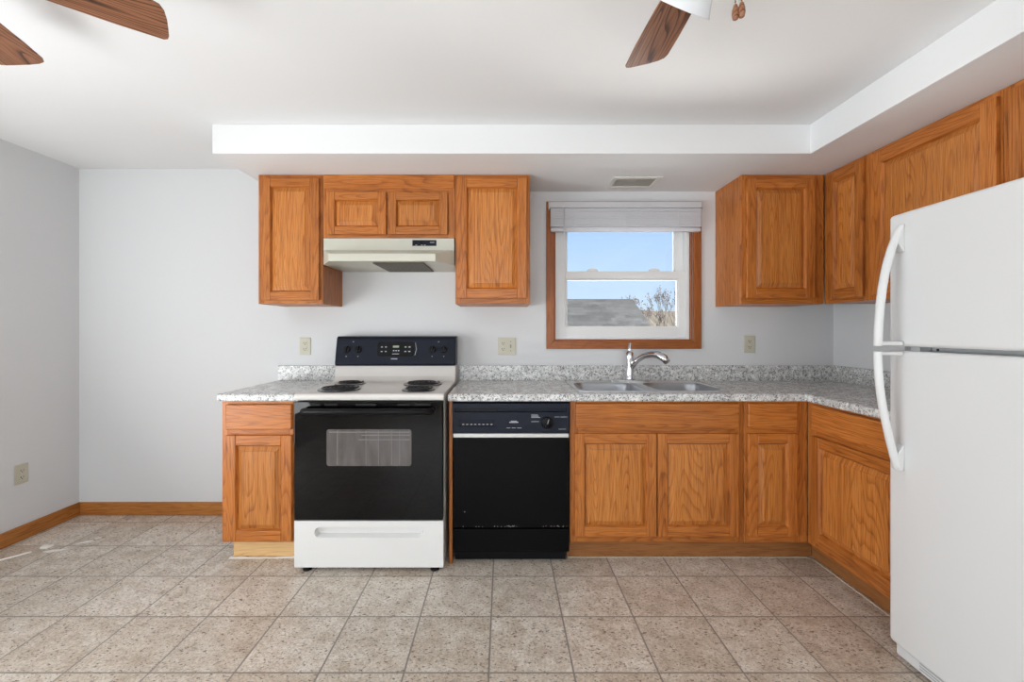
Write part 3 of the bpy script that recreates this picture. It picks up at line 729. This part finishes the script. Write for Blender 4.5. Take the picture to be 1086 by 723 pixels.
MB().box(dx0+.1, dx1, 89.0, 90.6, 2.95, 7.55).build('access_panel', black_en, di, bevel=.08)
MB().box(dx0+.3, dx1-.4, 91.6, 92.6, .05, 2.85).build('toe_plate', black_pl, di)
for x in (-8.5, 11.5): MB().lathe([(.7, .01), (.7, .4), (.3, .45), (.3, 2.9)], (x, 94.5, 0), n=12).build('foot', black_pl, di)

# ------------------------------------------------------------------ refrigerator
fr = thing('refrigerator', 'tall white top-freezer refrigerator with curved handles on the right', 'refrigerator', (0, 0, 0))
fy0, fy1 = 34.8, 64.8
MB().box(60.0, 86.0, fy0+.1, fy1-.1, 2.0, 65.0).build('cabinet_body', fridge_m, fr, bevel=.3, seg=3)
g = MB()
g.box(59.55, 60.0, fy0+.5, fy1-.5, 2.8, 64.8); g.build('door_gasket', gasket_m, fr)
def fdoor(name, z0_, z1_):
    s = MB()
    xs = 59.5
    n = 10; sec = []
    for i in range(n+1):                      # slightly bowed front, seen from above
        v = -1 + 2*i/n; sec.append((57.3 + .28*v*v*v*v, (fy0+fy1)/2 + v*(fy1-fy0)/2))
    poly = [(xs, fy0)] + sec + [(xs, fy1)]
    s.prism(poly, 2, z0_, z1_)
    return s.build(name, fridge_m, fr, bevel=.55, seg=4, angle=50)
fd = fdoor('freezer_door', 46.05, 65.35)
rd = fdoor('refrigerator_door', 2.4, 45.45)
def fhandle(parent, prof):
    """bowed bar: prof = (z, stand-off of the outer edge from the door)"""
    s = MB(); rings = []
    y0_, y1_ = 61.95, 63.1
    for z_, off in prof:
        xo = 57.35-off; xi = min(57.32, xo+.62)
        rings.append([(xo, y0_+.25, z_), (xo-.12, (y0_+y1_)/2, z_), (xo, y1_-.25, z_), (xo+.3, y1_, z_), (xi, y1_, z_), (xi, y0_, z_), (xo+.3, y0_, z_)])
    s.loft(rings, 0)
    return s.build('handle', fridge_m, parent, bevel=.08, angle=50)
fhandle(fd, [(63.6, .10), (63.3, .35), (62.2, .95), (60.4, 1.68), (58.5, 2.28), (56.5, 2.75), (54.5, 3.1), (52, 3.4), (49.3, 3.62), (46.15, 3.75)])
fhandle(rd, [(45.35, 3.75), (42.5, 3.65), (39.4, 3.35), (37.2, 3.0), (35, 2.55), (32.5, 1.98), (30.2, 1.4), (28.8, .95), (28.3, .75)])
for zc, p in ((46.5, fd), (44.95, rd)):
    s = MB(); s.box(53.75, 57.3, 62.05, 63.0, zc-.3, zc+.3); s.build('handle_mount', fridge_m, p, bevel=.15)
    break
s = MB(); s.box(53.75, 57.3, 62.05, 63.0, 44.8, 45.3); s.build('handle_mount', fridge_m, rd, bevel=.15)
for z_, a, b, p in ((61.4, 1.2, .4, fd),):
    s = MB(); s.prism([(57.4, 63.4), (57.4, 59.6), (56.9, 60.2), (56.3, 61.2)], 1, 62.0, 63.2); s.build('handle_mount', fridge_m, fd, bevel=.1)
s = MB(); s.prism([(57.4, 28.4), (57.4, 32.0), (56.9, 31.4), (56.3, 30.4), (56.5, 28.6)], 1, 62.0, 63.2); s.build('handle_mount', fridge_m, rd, bevel=.1)
MB().box(57.9, 59.4, 60.2, 61.6, 45.48, 46.02).build('hinge_stop', steel_m, fr)
MB().lathe([(.16, 0), (.16, .1), (.02, .1)], (58.2, 58.0, 45.75), (-1, 0, 0), n=10).build('screw', dark_m, fr)
s = MB(); s.box(58.4, 59.6, fy0+.4, fy1-.4, .5, 2.25); s.build('base_grille', fridge_m, fr, bevel=.1)
for z_ in (.95, 1.35, 1.75): MB().box(58.35, 58.42, fy0+2, fy1-4, z_-.07, z_+.07).build('grille_slot', gasket_m, fr)
for x, y in ((60.8, fy0+2), (60.8, fy1-2), (84, fy0+2), (84, fy1-2)):
    MB().lathe([(.8, .01), (.8, .5), (.4, .5), (.4, 2.0)], (x, y, 0), n=14).build('foot', black_pl, fr)

# ------------------------------------------------------------------ outlets
def outlet_parts(o, cx):
    for dz in (-.77, .77):
        r_ = MB()
        r_.prism(rrect(cx, dz, 1.25, 1.1, .35), 1, -.36, -.24, 0)
        for dx, hh in ((-.28, .38), (.28, .30)): r_.box(cx+dx-.06, cx+dx+.06, -.375, -.355, dz-hh/2+.1, dz+hh/2+.1, 1)
        r_.lathe([(.12, 0), (.12, .02), (.02, .02)], (cx, -.355, dz-.3), (0, -1, 0), n=8, mi=1)
        r_.build('receptacle', [ivory_m, dark_m], o)
    MB().lathe([(.12, 0), (.1, .05), (.02, .05)], (cx, -.24, 0), (0, -1, 0), n=8).build('screw', steel_m, o)
def outlet(label, loc, rotz=0, w=2.85):
    o = thing('wall_outlet', label, 'outlet', loc, rotz, 'ivory duplex outlets')
    s = MB(); s.box(-w/2, w/2, -.24, -.01, -2.25, 2.25); s.build('cover_plate', ivory_m, o, bevel=.1)
    outlet_parts(o, 0); return o
o1 = outlet('ivory duplex outlet on the back wall left of the stove', (-51.8, WY, 44.2))
o2 = copy_tree(o1); o2.location = Vector((64.5, WY, 44.7))*I
o2['label'] = 'ivory duplex outlet on the back wall right of the window'
o3 = copy_tree(o1); o3.location = Vector((LX, 99.9, 15.3))*I; o3.rotation_euler = (0, 0, R(90))
o3['label'] = 'ivory duplex outlet low on the left side wall above the baseboard'
o4 = thing('outlet_switch_plate', 'ivory two-gang plate with an outlet and a toggle switch right of the stove', 'outlet', (1.0, WY, 44.2))
MB().box(-2.3, 2.3, -.24, -.01, -2.25, 2.25).build('cover_plate', ivory_m, o4, bevel=.1)
outlet_parts(o4, -.95)
s = MB(); s.box(.8, 1.2, -.3, -.235, -.45, .45); s.box(.88, 1.12, -.75, -.29, .0, .35); s.build('toggle_switch', plain('toggle', (0.30, 0.28, 0.22), .4), o4)
for z in (-1.2, 1.2): MB().lathe([(.1, 0), (.1, .04), (.02, .04)], (1.0, -.24, z), (0, -1, 0), n=8).build('screw', dark_m, o4)

# ------------------------------------------------------------------ soffit vent
vn = thing('ceiling_vent', 'small white air register set in the soffit above the window', 'vent', (31.9, 106.1, SZ))
s = MB(); s.prism([(-5.9, -3.9), (5.9, -3.9), (5.9, 3.9), (-5.9, 3.9)], 2, -.32, -.02, holes=[[(-4.7, -2.7), (4.7, -2.7), (4.7, 2.7), (-4.7, 2.7)]])
s.build('frame', vent_m, vn, bevel=.12)
s = MB(); s.box(-4.7, 4.7, -2.7, 2.7, -.08, -.02); s.build('backing', ventd_m, vn)
for i in range(9):
    y = -2.4+i*.6; MB().prism([(y-.2, -.28), (y-.15, -.30), (y+.2, -.10), (y+.15, -.09)], 0, -4.7, 4.7).build('louvre', vent_m, vn)

# ------------------------------------------------------------------ ceiling fans
def make_fan(label, loc, blade_angles, shade_az):
    fn = thing('ceiling_fan', label, 'ceiling fan', (loc[0], loc[1], CZ), 0, 'ceiling fans with walnut coloured blades')
    MB().lathe([(2.9, -.02), (3.0, -.6), (4.6, -1.4), (5.2, -2.2), (5.3, -4.4), (4.8, -5.3), (3.4, -5.9), (.1, -5.95)], n=36).build('motor_housing', fanw_m, fn)
    MB().lathe([(2.4, -5.96), (2.6, -7.4), (2.5, -9.0), (1.6, -9.9), (.1, -10.0)], n=28).build('light_fitter', fanw_m, fn)
    for a in blade_angles:
        pv = [(6.2, -2.05), (12, -2.4), (18, -2.7), (21.3, -2.75), (22.0, -2.5), (22.4, -1.8), (22.65, -.5), (22.75, .9), (22.8, 1.9), (22.7, 2.45), (22.3, 2.7), (18, 2.7), (12, 2.4), (6.2, 2.0), (5.7, 1.2), (5.6, 0), (5.7, -1.3)]
        s = MB(); s.prism(pv, 2, -.11, .11)
        b_ = s.build('blade', walnut, fn, (0, 0, -6.25), (R(-11), 0, R(a)), bevel=.05)
        s = MB(); s.prism([(-1.8, -.8), (.8, -.5), (2.4, -1.5), (3.2, -1.3), (2.6, 0), (3.2, 1.3), (2.4, 1.5), (.8, .5), (-1.8, .8)], 2, .12, .3)
        s.build('blade_arm', fanw_m, b_, (5.4, 0, 0), bevel=.05)
    for k in range(3):
        a = R(shade_az + 120*k); d = Vector((math.cos(a), math.sin(a), 0))
        ax = (d*math.sin(R(47)) + Vector((0, 0, -math.cos(R(47))))).normalized()
        p0 = d*1.9 + Vector((0, 0, -7.6)); p1 = p0 + ax*1.4
        MB().tube([p0, p1], [.55, .7], 12).build('lamp_arm', fanw_m, fn)
        s = MB(); nn = 40; q = Vector((0, 0, 1)).rotation_difference(ax)
        rings = []
        for (r, z) in ((.9, 0), (1.15, .35), (1.6, 1.1), (2.0, 2.1), (2.35, 3.2), (2.75, 4.1), (2.85, 4.2), (2.62, 4.1), (2.2, 3.2), (1.85, 2.1), (1.45, 1.1), (.9, .45)):
            rings.append([p1 + q @ Vector(((r*(1+.02*(j % 2)))*math.cos(j*2*math.pi/nn), (r*(1+.02*(j % 2)))*math.sin(j*2*math.pi/nn), z)) for j in range(nn)])
        s.loft(rings, 0); s.build('lamp_shade', frost_m, fn)
    for (dx, dy, zl_) in ((-.05, .2, -16.4), (.36, .0, -16.35)):
        s = MB(); rnd = 0
        z_ = -9.9
        s.tube([(dx, dy, -9.9), (dx, dy, zl_+1.3)], .035, 6)
        z_ = -10.0
        while z_ > zl_+1.3:
            s.lathe([(.01, -.07), (.07, -.03), (.07, .03), (.01, .07)], (dx, dy, z_), n=6); z_ -= .22
        pc = s.build('pull_chain', brass_m, fn)
        MB().lathe([(.05, 1.4), (.16, 1.25), (.26, .9), (.29, .5), (.22, .12), (.05, 0)], (dx, dy, zl_), n=14).build('pull_fob', walnut, pc)
    return fn
make_fan('walnut-bladed white ceiling fan nearer the window, with hanging pull chains', (19.5, 36.1), [91+72*k for k in range(5)], 113)
make_fan('walnut-bladed ceiling fan at the upper left, only two blade tips showing', (-57.6, 37.4), [37+72*k for k in range(5)], 20)

# ------------------------------------------------------------------ floor debris
def chip(label, x, y, pts, h=.18):
    s = MB(); s.prism(pts, 2, .02, h); o = s.build('paint_flake', chip_m, None, (x, y, 0), bevel=.03)
    tag(o, label, 'debris', 'white flakes on the floor')
chip('upright triangular white flake on the floor, nearest the left wall', -101.6, 96.3, [(-.7, -.5), (.6, -.3), (.9, 1.0), (.2, .5), (-.9, .7)], .5)
chip('jagged white flake on the floor just right of the triangular flake', -98.2, 95.2, [(-2.2, -.6), (-.5, -.9), (2.0, .7), (.6, .5), (-.8, .3)], .12)
chip('slim white flake on the floor farther from the left wall', -95.4, 98.8, [(-1.3, -.7), (.6, -.1), (1.4, .9), (.2, .6)], .15)
chip('tiniest white flake on the floor, rightmost of the row', -94.2, 100.8, [(-.5, -.3), (.5, .1), (.4, .5), (-.2, .3)], .12)
s = MB(); s.tube([(-108.5, 88.5, .05), (-106, 90.8, .05), (-104.0, 93.2, .06), (-102.8, 94.6, .1)], .2, 6)
o = s.build('white_thread', chip_m); tag(o, 'thin white strand lying on the tiles near the left wall', 'thread')

# ------------------------------------------------------------------ outdoors
struct(MB().box(-2500, 3500, WY+5.2, 6000, -112, -110).build('ground', ground_m))
nb = thing('neighbor_house', 'house outside the window with a grey shingled gable roof', 'house', (0, 0, -110))
s = MB(); rx0, rx1 = -160, 179
for (ya, za, yb, zb_) in ((436, 9.5, 600, 91.4), (764, 9.5, 600, 91.4)):
    pass
roof = MB()
def roof_pl(y0_, z0_, y1_, z1_):
    me = MB(); L_ = math.hypot(y1_-y0_, z1_-z0_)
    me.box(0, rx1-rx0, 0, L_, -4, 0); return me, L_
m1, L1 = roof_pl(436, 9.5, 600, 91.4)
m1.build('roof', shingle_m, nb, (rx0, 436, 9.5+110), (math.atan2(81.9, 164), 0, 0))
m2, _ = roof_pl(436, 9.5, 600, 91.4)
m2.build('roof', shingle_m, nb, (rx1, 764, 9.5+110), (math.atan2(81.9, 164), 0, R(180)))
s = MB(); s.prism([(450, 0), (750, 0), (750, 118), (600, 194), (450, 118)], 0, rx0+12, rx1-12); s.build('wall', siding_m, nb)
# brushy rise beyond
s = MB(); rnd = random.Random(11); NX = 110; rows = []
for j, (y, hgt) in enumerate(((2400, -109), (2650, 60), (3000, 178), (3200, 188), (3400, 100), (3700, -109))):
    rows.append([(600+i*30, y+rnd.uniform(-15, 15), hgt + (rnd.uniform(-7, 9) + 8*math.sin(i*.21) if 0 < j < 5 else 0)) for i in range(NX)])
s.loft(rows, 0, caps=False, smooth=False, closed=False)
o = s.build('brush_thicket', brush_m); tag(o, 'tan dry brush covering the rise beyond the neighbouring house', 'brush', kind='stuff')
def tree(label, x, y, base, h, seed, spread):
    rnd = random.Random(seed); t_ = thing('bare_tree', label, 'tree', (x, y, base), 0, 'bare trees beyond the house')
    tr, tw = MB(), MB()
    def grow(p, d, L_, r, lv, mb):
        q = p + d*L_; mid = p + d*L_*.5 + Vector((rnd.uniform(-1, 1), rnd.uniform(-1, 1), 0))*L_*.05
        mb.tube([p, mid, q], [r, r*.85, r*.65], 5)
        if lv == 0:
            for k_ in range(3):
                c_ = q - d*L_*rnd.uniform(0, .6) + Vector((rnd.uniform(-1, 1), rnd.uniform(-1, 1), rnd.uniform(-1, 1)))*3
                tw.lathe([(.1, -2), (1.5, -.6), (1.3, .8), (.1, 2)], c_, (rnd.uniform(-1, 1), rnd.uniform(-1, 1), 1), n=5, mi=1)
            return
        for k_ in range(3):
            a = rnd.uniform(0, 6.28); sp = spread*rnd.uniform(.5, 1.1)
            nd = (d + Vector((math.cos(a), math.sin(a)*.6, .25))*sp).normalized()
            grow(q - d*L_*rnd.uniform(0, .25), nd, L_*rnd.uniform(.62, .82), r*.6, lv-1, tw)
    grow(Vector((0, 0, 0)), Vector((rnd.uniform(-.06, .06), 0, 1)).normalized(), h*.46, h*.0085, 4, tr)
    tr.build('trunk', bark_m, t_); tw.build('branches', [bark_m, bud_m], t_)
for lab, x_, D_, h, sd, sp in (('small bare tree rising just behind the roof ridge', 595, 2120, 264, 2, .22),
        ('bare budding tree behind the roof slope, left in the row', 416, 1240, 205, 5, .30),
        ('bare budding tree in the middle of the row above the brush', 578, 1540, 228, 8, .28),
        ('bare budding tree at the right side of the window view', 745, 1850, 250, 13, .28)):
    tree(lab, x_, D_, -110, h, sd, sp)
